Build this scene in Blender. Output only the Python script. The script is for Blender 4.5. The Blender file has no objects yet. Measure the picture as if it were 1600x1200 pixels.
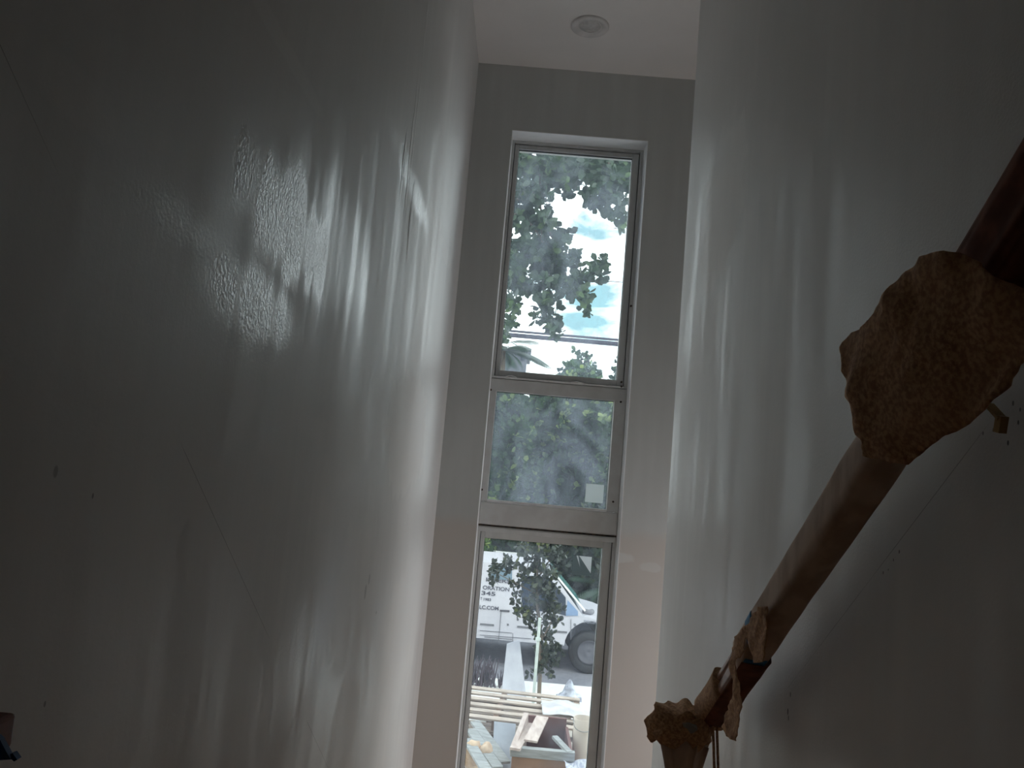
import bpy, bmesh, math, random
from mathutils import Vector, Matrix, noise
random.seed(7)
R = math.radians
S = bpy.context.scene
COL = S.collection
EYE = 3.30                       # camera height above the yard

# ------------------------------------------------------------------ camera
def basis():
    pi_, ya, ro = R(5.934), R(0.837), R(4.938)
    fw = Vector((-math.sin(ya)*math.cos(pi_), math.cos(ya)*math.cos(pi_), math.sin(pi_)))
    r0 = Vector((math.cos(ya), math.sin(ya), 0)); u0 = r0.cross(fw)
    return fw, math.cos(ro)*r0+math.sin(ro)*u0, -math.sin(ro)*r0+math.cos(ro)*u0
FW, RT, UP = basis()
cd = bpy.data.cameras.new('camera'); cam = bpy.data.objects.new('camera', cd); COL.objects.link(cam)
m = Matrix((RT, UP, -FW)).transposed().to_4x4(); m.translation = Vector((0, 0, EYE))
cam.matrix_world = m
cd.sensor_width = 36; cd.lens = 36*1200/1600; cd.clip_start = .02; cd.clip_end = 500
S.camera = cam
# a measured picture point turned into a place: given its distance Y, side X
def at(px, py, Y):
    d = FW + RT*((px-800)/1200) + UP*((600-py)/1200)
    d = d*(Y/d.y); return Vector((d.x, d.y, d.z+EYE))
def atX(px, py, X):
    d = FW + RT*((px-800)/1200) + UP*((600-py)/1200)
    d = d*(X/d.x); return Vector((d.x, d.y, d.z+EYE))

# ------------------------------------------------------------------ world, sun, exposure
S.view_settings.view_transform = 'Standard'; S.view_settings.look = 'None'
S.view_settings.gamma = 1; S.view_settings.use_curve_mapping = False
S.view_settings.exposure = 0.2
W = bpy.data.worlds.new('sky'); S.world = W; W.use_nodes = True
SKY = 3.6; LANDING_FILL = .9  # sky strength, and power of the added fill at the landing
def build_world():
    nt = W.node_tree; nt.nodes.clear(); N = nt.nodes.new; L = nt.links.new
    out = N('ShaderNodeOutputWorld'); bg = N('ShaderNodeBackground'); tc = N('ShaderNodeTexCoord')
    mp = N('ShaderNodeMapping'); mp.inputs['Scale'].default_value = (1.0, 1.0, 2.6)
    mp.inputs['Location'].default_value = (0.35, 0.1, 0.3)
    n1 = N('ShaderNodeTexNoise'); n1.inputs['Scale'].default_value = 9; n1.inputs['Detail'].default_value = 7
    n1.inputs['Roughness'].default_value = .55; n1.inputs['Distortion'].default_value = .35
    cr = N('ShaderNodeValToRGB')
    cr.color_ramp.elements[0].position = .32; cr.color_ramp.elements[0].color = (.14, .235, .27, 1)
    cr.color_ramp.elements[1].position = .54; cr.color_ramp.elements[1].color = (.90, .90, .94, 1)
    L(tc.outputs['Generated'], mp.inputs[0]); L(mp.outputs[0], n1.inputs[0])
    ad = N('ShaderNodeMath'); ad.operation = 'ADD'; L(n1.outputs[0], ad.inputs[0]); ad.inputs[1].default_value = .09
    f = ad.outputs[0]                                  # blue breaks in the cloud, each around its own bearing
    for x, z_, r0 in ((.075, .193, .034), (.105, .21, .022), (.055, .205, .022), (.062, .325, .018), (.088, .30, .016)):
        dt = N('ShaderNodeVectorMath'); dt.operation = 'DISTANCE'; L(tc.outputs['Generated'], dt.inputs[0])
        dt.inputs[1].default_value = Vector((x, 1, z_)).normalized()
        mr = N('ShaderNodeMapRange'); mr.interpolation_type = 'SMOOTHSTEP'; L(dt.outputs['Value'], mr.inputs[0])
        mr.inputs[1].default_value = 0; mr.inputs[2].default_value = r0*2.4; mr.inputs[3].default_value = .17; mr.inputs[4].default_value = 0
        sb = N('ShaderNodeMath'); sb.operation = 'SUBTRACT'; L(f, sb.inputs[0]); L(mr.outputs[0], sb.inputs[1]); f = sb.outputs[0]
    L(f, cr.inputs[0])
    L(cr.outputs[0], bg.inputs[0]); bg.inputs[1].default_value = SKY; L(bg.outputs[0], out.inputs[0])
build_world()
sd = bpy.data.lights.new('sun', 'SUN'); sun = bpy.data.objects.new('sun', sd); COL.objects.link(sun)
sd.energy = 1.1; sd.angle = R(2); sd.color = (1, .93, .82)
sun.rotation_euler = (R(38), 0, R(-25))      # high, from behind the house
S.cycles.use_denoising = True; S.cycles.max_bounces = 10; S.cycles.diffuse_bounces = 6
S.cycles.transparent_max_bounces = 24; S.cycles.sample_clamp_indirect = 4; S.cycles.caustics_reflective = False
S.cycles.caustics_refractive = False

# ------------------------------------------------------------------ materials
class NT:
    def __init__(s, name):
        s.m = bpy.data.materials.new(name); s.m.use_nodes = True; s.t = s.m.node_tree
        s.b = s.t.nodes['Principled BSDF']; s.out = s.t.nodes['Material Output']
        s.tc = None
    def n(s, k, **kw):
        x = s.t.nodes.new('ShaderNode'+k)
        for a, v in kw.items():
            if a in x.inputs: x.inputs[a].default_value = v
            else: setattr(x, a, v)
        return x
    def l(s, a, b): s.t.links.new(a, b)
    def obj(s):
        if not s.tc: s.tc = s.n('TexCoord')
        return s.tc.outputs['Object']
    def mapped(s, scale=(1, 1, 1), loc=(0, 0, 0)):
        mp = s.n('Mapping'); mp.inputs['Scale'].default_value = scale; mp.inputs['Location'].default_value = loc
        s.l(s.obj(), mp.inputs[0]); return mp.outputs[0]
    def noise(s, sc=5, det=3, scale=(1, 1, 1), loc=(0, 0, 0), ro=.5):
        x = s.n('TexNoise'); x.inputs['Scale'].default_value = sc; x.inputs['Detail'].default_value = det
        x.inputs['Roughness'].default_value = ro
        s.l(s.mapped(scale, loc), x.inputs[0]); return x.outputs[0]
    def math(s, op, a, b=None, c=None, clamp=False):
        x = s.n('Math'); x.operation = op; x.use_clamp = clamp
        for i, v in enumerate((a, b, c)):
            if v is None: continue
            if isinstance(v, (int, float)): x.inputs[i].default_value = v
            else: s.l(v, x.inputs[i])
        return x.outputs[0]
    def rng(s, v, a, b, c, d, smooth=True):
        x = s.n('MapRange'); x.interpolation_type = 'SMOOTHSTEP' if smooth else 'LINEAR'
        s.l(v, x.inputs[0])
        for i, q in enumerate((a, b, c, d)): x.inputs[i+1].default_value = q
        return x.outputs[0]
    def mix(s, f, a, b):
        x = s.n('MixRGB')
        if isinstance(f, (int, float)): x.inputs[0].default_value = f
        else: s.l(f, x.inputs[0])
        for i, v in ((1, a), (2, b)):
            if isinstance(v, tuple): x.inputs[i].default_value = (*v[:3], 1)
            else: s.l(v, x.inputs[i])
        return x.outputs[0]
    def base(s, v):
        if isinstance(v, tuple): s.b.inputs['Base Color'].default_value = (*v[:3], 1)
        else: s.l(v, s.b.inputs['Base Color'])
    def rough(s, v):
        if isinstance(v, (int, float)): s.b.inputs['Roughness'].default_value = v
        else: s.l(v, s.b.inputs['Roughness'])
    def bump(s, h, strength=.3, dist=.01):
        x = s.n('Bump'); x.inputs['Strength'].default_value = strength; x.inputs['Distance'].default_value = dist
        s.l(h, x.inputs['Height']); s.l(x.outputs[0], s.b.inputs['Normal'])

def simple(name, col, col2=None, sc=8, ro=.6, metal=0, bump=0, scale=(1, 1, 1), bd=.005, det=4):
    t = NT(name)
    f = t.noise(sc, det, scale)
    t.base(t.mix(t.rng(f, .35, .65, 0, 1), col, col2 or tuple(c*.8 for c in col)))
    t.rough(ro); t.b.inputs['Metallic'].default_value = metal
    if bump: t.bump(f, bump, bd)
    return t.m

def wall_mat(name, base, patches=(), lines=(), specks=(), gloss=(), axis='yz', ro=(.34, .62), streak=True, tintz=None, bumpk=.25, ridges=()):
    """painted drywall: roller streaks, filled patches, pencil lines and specks at their places on the wall"""
    t = NT(name)
    sx = t.n('SeparateXYZ'); t.l(t.obj(), sx.inputs[0])
    U = sx.outputs['Y'] if axis == 'yz' else sx.outputs['X']; Z = sx.outputs['Z']
    wob = t.noise(9, 3); wob2 = t.noise(2.2, 3, loc=(3, 1, 2))
    st = (1, 1, 1)
    stre = t.noise(13, 4, (1, 1, .10)); fine = t.noise(170, 2); big = t.noise(1.6, 3, (1, 1, .45), (5, 2, 1))
    tot = None; rm = None
    for (u, z, ru, rz, amt, soft) in patches:
        a = t.math('DIVIDE', t.math('SUBTRACT', U, u), ru); b = t.math('DIVIDE', t.math('SUBTRACT', Z, z), rz)
        a4 = t.math('POWER', t.math('ABSOLUTE', a), 2.6); b4 = t.math('POWER', t.math('ABSOLUTE', b), 2.6)
        d = t.math('ADD', t.math('ADD', a4, b4), t.math('MULTIPLY', t.math('ADD', t.math('SUBTRACT', wob, .5), t.math('MULTIPLY', t.math('SUBTRACT', stre, .5), .8)), 1.9))
        mk = t.rng(d, 1-soft*1.3, 1+soft*1.3, amt*.62, 0)
        tot = mk if tot is None else t.math('ADD', tot, mk)
    c0 = t.mix(t.rng(stre, .35, .7, 0, 1), tuple(c*.93 for c in base), base)
    c0 = t.mix(t.rng(wob2, .4, .65, 0, .5), c0, tuple(c*.90 for c in base))
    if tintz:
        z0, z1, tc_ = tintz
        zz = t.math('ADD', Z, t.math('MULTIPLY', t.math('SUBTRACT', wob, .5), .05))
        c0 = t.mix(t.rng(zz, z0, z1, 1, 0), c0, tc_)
    if tot is not None:
        c0 = t.mix(t.math('MINIMUM', tot, 1), c0, tuple(min(.93, c*1.14) for c in base))
    dark = None
    for (a, k, u0, u1, w, amt) in lines:      # z = a + k*u
        d = t.math('ABSOLUTE', t.math('SUBTRACT', Z, t.math('ADD', t.math('MULTIPLY', U, k), a)))
        mk = t.rng(d, w*.5, w, amt, 0)
        mk = t.math('MULTIPLY', mk, t.rng(U, u0, u0+.03, 0, 1)); mk = t.math('MULTIPLY', mk, t.rng(U, u1-.03, u1, 1, 0))
        mk = t.math('MULTIPLY', mk, t.rng(wob2, .38, .5, .3, 1))
        dark = mk if dark is None else t.math('MAXIMUM', dark, mk)
    for (u, z, r, amt) in specks:
        a = t.math('DIVIDE', t.math('SUBTRACT', U, u), r); b = t.math('DIVIDE', t.math('SUBTRACT', Z, z), r*1.6)
        d = t.math('ADD', t.math('MULTIPLY', a, a), t.math('MULTIPLY', b, b))
        mk = t.rng(d, .4, 1.1, amt, 0); dark = mk if dark is None else t.math('MAXIMUM', dark, mk)
    if dark is not None: c0 = t.mix(dark, c0, (.05, .04, .04))
    t.base(c0)
    r_ = t.rng(t.math('ADD', t.math('MULTIPLY', stre, .5), t.math('MULTIPLY', big, .6)), .42, .66, ro[0], ro[1])
    if tot is not None: r_ = t.math('ADD', r_, t.math('MULTIPLY', tot, .25))
    gz = None
    for (u, z, ru, rz, amt, soft) in gloss:
        a = t.math('DIVIDE', t.math('SUBTRACT', U, u), ru); b = t.math('DIVIDE', t.math('SUBTRACT', Z, z), rz)
        d = t.math('ADD', t.math('ADD', t.math('MULTIPLY', a, a), t.math('MULTIPLY', b, b)), t.math('MULTIPLY', t.math('SUBTRACT', stre, .5), 4.2))
        mk = t.rng(d, 1-soft*2.2, 1+soft*1.6, amt*1.4, 0); gz = mk if gz is None else t.math('MAXIMUM', gz, mk)
    if gz is not None: r_ = t.math('SUBTRACT', r_, gz)
    t.rough(t.math('MAXIMUM', r_, .19))
    gate = t.rng(big, .40, .62, .6, .1) if gz is None else t.math('ADD', t.math('MULTIPLY', gz, 1.9), .12)
    h = t.math('MULTIPLY', fine, gate); h = t.math('ADD', h, t.math('MULTIPLY', stre, .9))
    for (u, z, ru, rz, amt) in ridges:
        a = t.math('DIVIDE', t.math('SUBTRACT', U, t.math('ADD', t.math('MULTIPLY', wob, .05), u)), ru)
        b = t.math('DIVIDE', t.math('SUBTRACT', Z, z), rz)
        d = t.math('ADD', t.math('MULTIPLY', a, a), t.math('MULTIPLY', b, b))
        h = t.math('ADD', h, t.rng(d, 0, 1, amt, 0))
    t.bump(h, bumpk, .004)
    return t.m

def leaf_mat(name, a, b, c, trans=.35):
    t = NT(name); at_ = t.n('Attribute'); at_.attribute_name = 'tint'
    cr = t.n('ValToRGB'); cr.color_ramp.elements[0].color = (*a, 1); cr.color_ramp.elements[1].color = (*c, 1)
    e = cr.color_ramp.elements.new(.6); e.color = (*b, 1)
    t.l(at_.outputs['Fac'], cr.inputs[0])
    col = t.mix(t.rng(t.noise(30, 2), .3, .7, 0, .4), cr.outputs[0], a)
    t.base(col); t.rough(.45)
    tr = t.n('BsdfTranslucent'); t.l(cr.outputs[0], tr.inputs[0])
    mx = t.n('MixShader'); mx.inputs[0].default_value = trans
    t.l(t.b.outputs[0], mx.inputs[1]); t.l(tr.outputs[0], mx.inputs[2]); t.l(mx.outputs[0], t.out.inputs[0])
    return t.m

def glass_mat(name, dust, tint=(.90, .96, .95), seed=0):
    """window glass with wiped dust haze: clear pane, faint reflection, translucent film"""
    t = NT(name); t.t.nodes.remove(t.b)
    tr = t.n('BsdfTransparent'); tr.inputs[0].default_value = (*tint, 1)
    gl = t.n('BsdfGlossy'); gl.inputs['Roughness'].default_value = .02
    fr = t.n('Fresnel'); fr.inputs[0].default_value = 1.45
    m1 = t.n('MixShader'); t.l(fr.outputs[0], m1.inputs[0]); t.l(tr.outputs[0], m1.inputs[1]); t.l(gl.outputs[0], m1.inputs[2])
    n1 = t.n('TexNoise'); n1.inputs['Scale'].default_value = 3.2; n1.inputs['Detail'].default_value = 5; n1.inputs['Distortion'].default_value = 1.6
    t.l(t.mapped((1, 1, .8), (seed, 0, seed)), n1.inputs[0])
    n2 = t.noise(60, 3, (1, 1, .25), (seed, 0, 0))
    n3 = t.noise(240, 1)
    f = t.rng(n1.outputs[0], .38, .68, dust*.55, dust*1.6)
    f = t.math('ADD', f, t.rng(n2, .5, .8, 0, dust*.5)); f = t.math('ADD', f, t.rng(n3, .72, .80, 0, .25), clamp=True)
    df = t.n('BsdfDiffuse'); df.inputs[0].default_value = (.75, .80, .85, 1)
    tl = t.n('BsdfTranslucent'); tl.inputs[0].default_value = (.62, .72, .85, 1)
    m2 = t.n('MixShader'); m2.inputs[0].default_value = .75; t.l(df.outputs[0], m2.inputs[1]); t.l(tl.outputs[0], m2.inputs[2])
    m3 = t.n('MixShader'); t.l(f, m3.inputs[0]); t.l(m1.outputs[0], m3.inputs[1]); t.l(m2.outputs[0], m3.inputs[2])
    t.l(m3.outputs[0], t.out.inputs[0]); return t.m

# ------------------------------------------------------------------ mesh helpers
def tag(o, label=None, cat=None, group=None, kind=None):
    for k, v in (('label', label), ('category', cat), ('group', group), ('kind', kind)):
        if v: o[k] = v
    return o
def empty(name, loc, label, cat, group=None):
    o = bpy.data.objects.new(name, None); COL.objects.link(o); o.location = loc; o.empty_display_size = .1
    return tag(o, label, cat, group)
class MB:
    def __init__(s): s.b = bmesh.new()
    def box(s, x0, x1, y0, y1, z0, z1, M=None):
        vs = [Vector((x, y, z)) for x in (x0, x1) for y in (y0, y1) for z in (z0, z1)]
        if M is not None: vs = [M @ v for v in vs]
        v = [s.b.verts.new(p) for p in vs]
        for f in ((0, 1, 3, 2), (4, 6, 7, 5), (0, 4, 5, 1), (2, 3, 7, 6), (0, 2, 6, 4), (1, 5, 7, 3)): s.b.faces.new([v[i] for i in f])
        return s
    def bar(s, p, q, w, h, up=(0, 0, 1)):
        p = Vector(p); q = Vector(q); d = (q-p); l = d.length; d.normalize()
        x = d.cross(Vector(up)).normalized(); u = x.cross(d)
        M = Matrix((x, d, u)).transposed().to_4x4(); M.translation = p
        return s.box(-w/2, w/2, 0, l, -h/2, h/2, M)
    def ring(s, x0, x1, z0, z1, wl, wr, wt, wb, y0, y1):
        s.box(x0, x0+wl, y0, y1, z0, z1); s.box(x1-wr, x1, y0, y1, z0, z1)
        s.box(x0+wl, x1-wr, y0, y1, z1-wt, z1); s.box(x0+wl, x1-wr, y0, y1, z0, z0+wb); return s
    def tube(s, pts, rad, n=10, caps=True, jit=0):
        rings = []; pts = [Vector(p) for p in pts]
        for i, p in enumerate(pts):
            d = (pts[min(i+1, len(pts)-1)]-pts[max(i-1, 0)]).normalized()
            a = Vector((0, 0, 1)) if abs(d.z) < .9 else Vector((1, 0, 0))
            x = d.cross(a).normalized(); y = x.cross(d)
            r = rad[i] if isinstance(rad, (list, tuple)) else rad
            rings.append([s.b.verts.new(p+(x*math.cos(t)+y*math.sin(t))*r*(1+jit*random.uniform(-1, 1))) for t in [2*math.pi*k/n for k in range(n)]])
        for a, b in zip(rings, rings[1:]):
            for k in range(n): s.b.faces.new((a[k], a[(k+1) % n], b[(k+1) % n], b[k]))
        if caps: s.b.faces.new(rings[0][::-1]); s.b.faces.new(rings[-1])
        return s
    def lathe(s, prof, c, n=40, axis='z', close=False):
        c = Vector(c); rings = []
        for r, h in prof:
            ring = []
            for k in range(n):
                t = 2*math.pi*k/n
                v = Vector((r*math.cos(t), r*math.sin(t), h))
                if axis == 'y': v = Vector((v.x, v.z, v.y))
                ring.append(s.b.verts.new(c+v))
            rings.append(ring)
        for a, b in zip(rings, rings[1:]):
            for k in range(n): s.b.faces.new((a[k], a[(k+1) % n], b[(k+1) % n], b[k]))
        if close: s.b.faces.new(rings[0]); s.b.faces.new(rings[-1])
        return s
    def poly(s, pts, thick=None):
        v = [s.b.verts.new(p) for p in pts]; f = s.b.faces.new(v)
        if thick is not None:
            r = bmesh.ops.extrude_face_region(s.b, geom=[f])
            for g in r['geom']:
                if isinstance(g, bmesh.types.BMVert): g.co += Vector(thick)
        return s
    def build(s, name, mat, parent=None, smooth=False, bev=0, origin=None, solid=0):
        bmesh.ops.recalc_face_normals(s.b, faces=s.b.faces)
        me = bpy.data.meshes.new(name)
        o = bpy.data.objects.new(name, me)
        off = Vector(origin) if origin is not None else (parent_loc(parent) if parent else Vector((0, 0, 0)))
        bmesh.ops.translate(s.b, verts=s.b.verts, vec=-off)
        s.b.to_mesh(me); s.b.free()
        if smooth: me.shade_smooth()
        me.materials.append(mat); COL.objects.link(o)
        if parent: o.parent = parent; o.location = off-parent_loc(parent)
        else: o.location = off
        if solid: md = o.modifiers.new('solid', 'SOLIDIFY'); md.thickness = solid; md.offset = 0
        if bev: md = o.modifiers.new('bevel', 'BEVEL'); md.width = bev; md.segments = 2; md.limit_method = 'ANGLE'
        return o
def parent_loc(p):
    v = Vector(p.location)
    while p.parent: p = p.parent; v += p.location
    return v
def z(r): return r+EYE           # heights measured from the camera's eye level
# ------------------------------------------------------------------ material set
def u_(p): return (p.y, p.z)
def patchL(x0, y0, x1, y1, amt, soft=.25, X=-.421):
    a = atX(x0, y0, X); b = atX(x1, y1, X)
    return ((a.y+b.y)/2, (a.z+b.z)/2, abs(a.y-b.y)/2, abs(a.z-b.z)/2, amt, soft)
XL, XR, YR, YF = -.421, .63, 3.17, 4.30
WB = (.76, .75, .73)
lp = [patchL(*a) for a in [(60, 50, 172, 235, .35, .4), (395, -40, 500, 190, .5, .4), (142, 450, 228, 625, .35, .4), (505, 605, 565, 760, .6, .4),
      (617, 570, 657, 765, .9, .15), (535, 825, 577, 1000, .6, .4), (613, 885, 648, 1040, .6, .4), (438, 975, 478, 1170, .5, .5), (520, 1090, 545, 1260, .8, .2),
      (690, 360, 703, 430, .6, .3)]]
pl0 = atX(0, 70, XL); pl1 = atX(490, 1150, XL); kL = (pl1.z-pl0.z)/(pl1.y-pl0.y)
g = lambda x, y: atX(x, y, XL).y
linesL = [(pl0.z-kL*pl0.y, kL, g(-60, 0), g(98, 300), .0007, .6), (pl0.z-kL*pl0.y, kL, g(280, 690), g(425, 1000), .0009, .5), (pl0.z-kL*pl0.y, kL, g(478, 1120), g(520, 1230), .0011, .5)]
spL = [(*u_(atX(x, y, XL)), r, a) for x, y, r, a in [(588, 957, .004, .9), (87, 737, .004, .4), (145, 775, .002, .6), (571, 925, .016, .35), (70, 1100, .002, .6), (577, 905, .012, .3)]]
rdL = []
for x, y, ru, rz, a in [(640, 225, .012, .30, 3.5), (655, 120, .008, .6, 2), (628, 255, .02, .12, 5), (700, 400, .03, .2, 3), (640, 340, .03, .15, 4)]:
    rdL.append((*u_(atX(x, y, XL)), ru, rz, a))
glL = [patchL(*a) for a in [(405, 190, 505, 480, .34, .5), (330, 370, 455, 560, .26, .6), (480, 200, 560, 520, .14, .6), (615, 170, 668, 380, .2, .4), (430, 970, 490, 1080, .15, .5), (230, 260, 330, 420, .14, .6)]]
M_left = wall_mat('painted drywall left', WB, lp, linesL, spL, glL, ro=(.38, .58), bumpk=.42, ridges=rdL)
pr0 = atX(1535, 675, XR); pr1 = atX(1237, 1067, XR); kR = (pr1.z-pr0.z)/(pr1.y-pr0.y)
g = lambda x, y: atX(x, y, XR).y
spR = [(*u_(atX(x, y, XR)), r, a) for x, y, r, a in [(1405, 862, .0022, .9), (1396, 875, .0018, .8), (1380, 895, .002, .8), (1388, 890, .0015, .7), (1235, 1085, .004, .7), (1231, 1112, .005, .8), (1232, 1122, .004, .7),
       (1583, 630, .0025, .9), (1591, 660, .0022, .9), (1575, 692, .0025, .9), (1552, 672, .002, .8), (1536, 677, .002, .7), (1594, 640, .002, .8)]]
rp = [patchL(1105, 245, 1158, 400, .75, .25, XR), patchL(1068, 330, 1120, 620, .45, .5, XR), patchL(1040, 560, 1060, 740, .4, .4, XR), patchL(1090, 480, 1120, 560, .35, .5, XR)]
M_right = wall_mat('painted drywall right', WB, rp, [(pr0.z-kR*pr0.y, kR, g(1550, 660), g(1225, 1080), .0012, .5)], spR, ro=(.35, .6), bumpk=.2)
def pF(x0, y0, x1, y1, amt, soft=.3):
    a = at(x0, y0, YF); b = at(x1, y1, YF)
    return ((a.x+b.x)/2, (a.z+b.z)/2, abs(a.x-b.x)/2, abs(a.z-b.z)/2, amt, soft)
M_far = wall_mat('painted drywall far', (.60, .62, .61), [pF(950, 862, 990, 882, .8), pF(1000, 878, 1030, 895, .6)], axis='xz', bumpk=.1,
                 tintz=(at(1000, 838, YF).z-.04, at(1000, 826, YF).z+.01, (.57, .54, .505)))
M_ceil = simple('ceiling paint', (.84, .82, .80), (.81, .79, .77), 3, .8, bump=.05)
M_plain = simple('hall paint', (.78, .75, .72), None, 3, .8)
M_reveal = simple('reveal paint', (.90, .91, .91), (.86, .88, .88), 6, .5)
M_alu = simple('white aluminium', (.62, .63, .62), (.57, .58, .57), 18, .42, bump=.03, scale=(1, 1, .2))
M_alu2 = simple('mullion aluminium', (.62, .63, .62), (.57, .57, .56), 12, .45, bump=.03)
M_bead = simple('glazing bead', (.82, .83, .82), (.7, .7, .7), 20, .35)
M_gasket = simple('black gasket', (.02, .025, .025), None, 20, .6)
M_dirt = simple('dirty caulk', (.10, .07, .05), (.02, .02, .02), 40, .9)
M_glassA = glass_mat('dusty glass top', .10, seed=1)
M_glassB = glass_mat('smeared glass middle', .10, seed=4)
M_glassC = glass_mat('dusty glass bottom', .05, seed=9)
M_kraft = simple('kraft paper', (.62, .38, .21), (.40, .22, .12), 150, .85, bump=.5, bd=.002)
M_kraftD = simple('dark kraft paper', (.24, .085, .045), (.15, .05, .028), 30, .85, bump=.2, bd=.002)
M_kraftL = simple('light kraft paper', (.62, .47, .36), (.46, .33, .24), 22, .7, bump=.35, bd=.004, scale=(1, 1, .4))
M_wood = simple('stained handrail wood', (.46, .29, .23), (.34, .19, .14), 12, .3, scale=(6, 1, 6))
M_woodR = simple('dark red wood', (.22, .05, .03), (.14, .035, .02), 14, .4, scale=(1, 1, .2))
M_blue = simple('blue painter tape', (.05, .26, .50), (.04, .20, .42), 30, .7)
M_brass = simple('brass bracket', (.55, .38, .18), (.4, .26, .12), 30, .3, metal=1)
M_tread = simple('stair oak', (.48, .27, .14), (.38, .20, .10), 8, .5, scale=(1, 6, 6))

# ------------------------------------------------------------------ the setting
def structure(o): return tag(o, kind='structure')
FL_UP, FL_LD = z(-.35), z(-2.45)
CE = z(2.325)
b = MB()
OX0, OX1, OZ0, OZ1 = -.19, .605, z(-2.15), z(1.931)
FT = CE+3.0                     # unseen facade height and width added to shade the yard
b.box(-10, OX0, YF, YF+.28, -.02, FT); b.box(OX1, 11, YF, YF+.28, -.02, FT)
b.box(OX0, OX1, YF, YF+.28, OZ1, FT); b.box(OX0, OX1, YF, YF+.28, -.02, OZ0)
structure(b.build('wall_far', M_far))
structure(MB().box(XL-.14, XL, -3, YF, .6, CE).build('wall_left', M_left))
structure(MB().box(XR, XR+.12, -3, YR, .6, CE).build('wall_right', M_right, bev=.004))
structure(MB().box(XR+.12, 2.0, YR-.12, YR, .6, CE).build('wall_landing', M_plain))
b = MB(); dy0, dy1, dz1 = YR+.10, YF-.12, FL_LD+2.05
b.box(2.0, 2.12, YR-.12, dy0, .6, CE); b.box(2.0, 2.12, dy1, YF, .6, CE); b.box(2.0, 2.12, dy0, dy1, dz1, CE); b.box(2.0, 2.12, dy0, dy1, .6, FL_LD)
structure(b.build('wall_side', M_plain))
dh = bpy.data.objects.new('added_doorway_1', None); COL.objects.link(dh); dh.location = (2.05, dy0, FL_LD); structure(dh)  # unseen doorway added to let the fill light in
b = MB(); b.box(2.01, 2.11, dy0, dy0+.05, FL_LD, dz1); b.box(2.01, 2.11, dy1-.05, dy1, FL_LD, dz1); b.box(2.01, 2.11, dy0+.05, dy1-.05, dz1-.05, dz1)
b.build('added_door_frame', M_alu, dh)
ld = bpy.data.lights.new('landing_fill', 'AREA'); lo = bpy.data.objects.new('landing_fill', ld); COL.objects.link(lo)
ld.shape = 'RECTANGLE'; ld.size = dz1-FL_LD-.1; ld.size_y = dy1-dy0-.12; ld.energy = LANDING_FILL; ld.color = (1, .92, .82)
lo.location = (2.13, (dy0+dy1)/2, (FL_LD+dz1)/2); lo.rotation_euler = (0, R(90), 0)    # fill light added at the unseen doorway by the landing, shining along -X
structure(MB().box(XL-.14, XR+.12, -3.14, -3, .6, CE).build('wall_back', M_plain))
structure(MB().box(XL-.14, 2.12, -3.14, YF, CE, CE+.2).build('ceiling', M_ceil))
b = MB().box(XL, XR, -3, .55, FL_UP-.2, FL_UP)
structure(b.build('floor', M_tread))
structure(MB().box(XL, 2.0, 3.117, YF, FL_LD-.25, FL_LD).build('floor_landing', M_tread))
b = MB()
nr = 12; rise = 2.1/nr; run = (3.117-.55)/(nr-1)
for i in range(1, nr):
    y0 = .55+(i-1)*run; zt = FL_UP-i*rise
    b.box(XL, XR, y0, y0+run, FL_LD-.25, zt)
st = b.build('stairs', M_tread); tag(st, 'wooden stairs running down between the two drywall sides', 'stairs', kind='structure')
structure(MB().box(XL+.0, XR, .5, 3.2, FL_LD-.4, FL_LD-.25).build('trim_1', M_plain))
# plaster reveal of the window opening
b = MB(); t_ = .008
b.box(OX0, OX0+.003, YF-.001, YF+.14, OZ0, OZ1); b.box(OX1-.003, OX1, YF-.001, YF+.14, OZ0, OZ1)
b.box(OX0, OX1, YF-.001, YF+.14, OZ1-.003, OZ1)
structure(b.build('trim_2', M_reveal))

# ------------------------------------------------------------------ the three windows
Y0 = 4.43
def window(name, z0, z1, gl, gr, gb, gt, mat, sash=True):
    """z0..z1 outer frame, glass edges gl,gr,gb,gt"""
    w = bpy.data.objects.new(name, None); COL.objects.link(w); w.location = ((OX0+OX1)/2, Y0, z0); structure(w)
    MB().ring(OX0, OX1, z0, z1, .018, .022, .016, .012, Y0, Y0+.11).build('window_frame', M_alu, w, bev=.002)
    if sash:
        sx0, sx1 = OX0+.021, OX1-.026
        MB().ring(sx0, sx1, z0+.015, z1-.020, gl-sx0, sx1-gr, z1-.020-gt, gb-z0-.015, Y0+.018, Y0+.08).build('window_sash', M_alu, w, bev=.003)
        MB().ring(OX0+.018, OX1-.022, z0+.012, z1-.016, .004, .005, .005, .004, Y0+.03, Y0+.09).build('weather_seal', M_gasket, w)
    e = .003
    MB().ring(gl-.001, gr+.001, gb-.001, gt+.001, e, e, e*1.3, e*.6, Y0+.034, Y0+.046).build('gasket', M_gasket, w)
    MB().box(gl, gr, Y0+.040, Y0+.044, gb, gt).build('glass_pane', mat, w)
    return w
wa = window('window_1', z(.488), z(1.930), -.144, .540, z(.538), z(1.884), M_glassA)
wb = window('window_2', z(-.352), z(.486), -.150, .533, z(-.211), z(.413), M_glassB, sash=False)
wc = window('window_3', z(-2.14), z(-.362), -.146, .531, z(-2.02), z(-.430), M_glassC)
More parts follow.
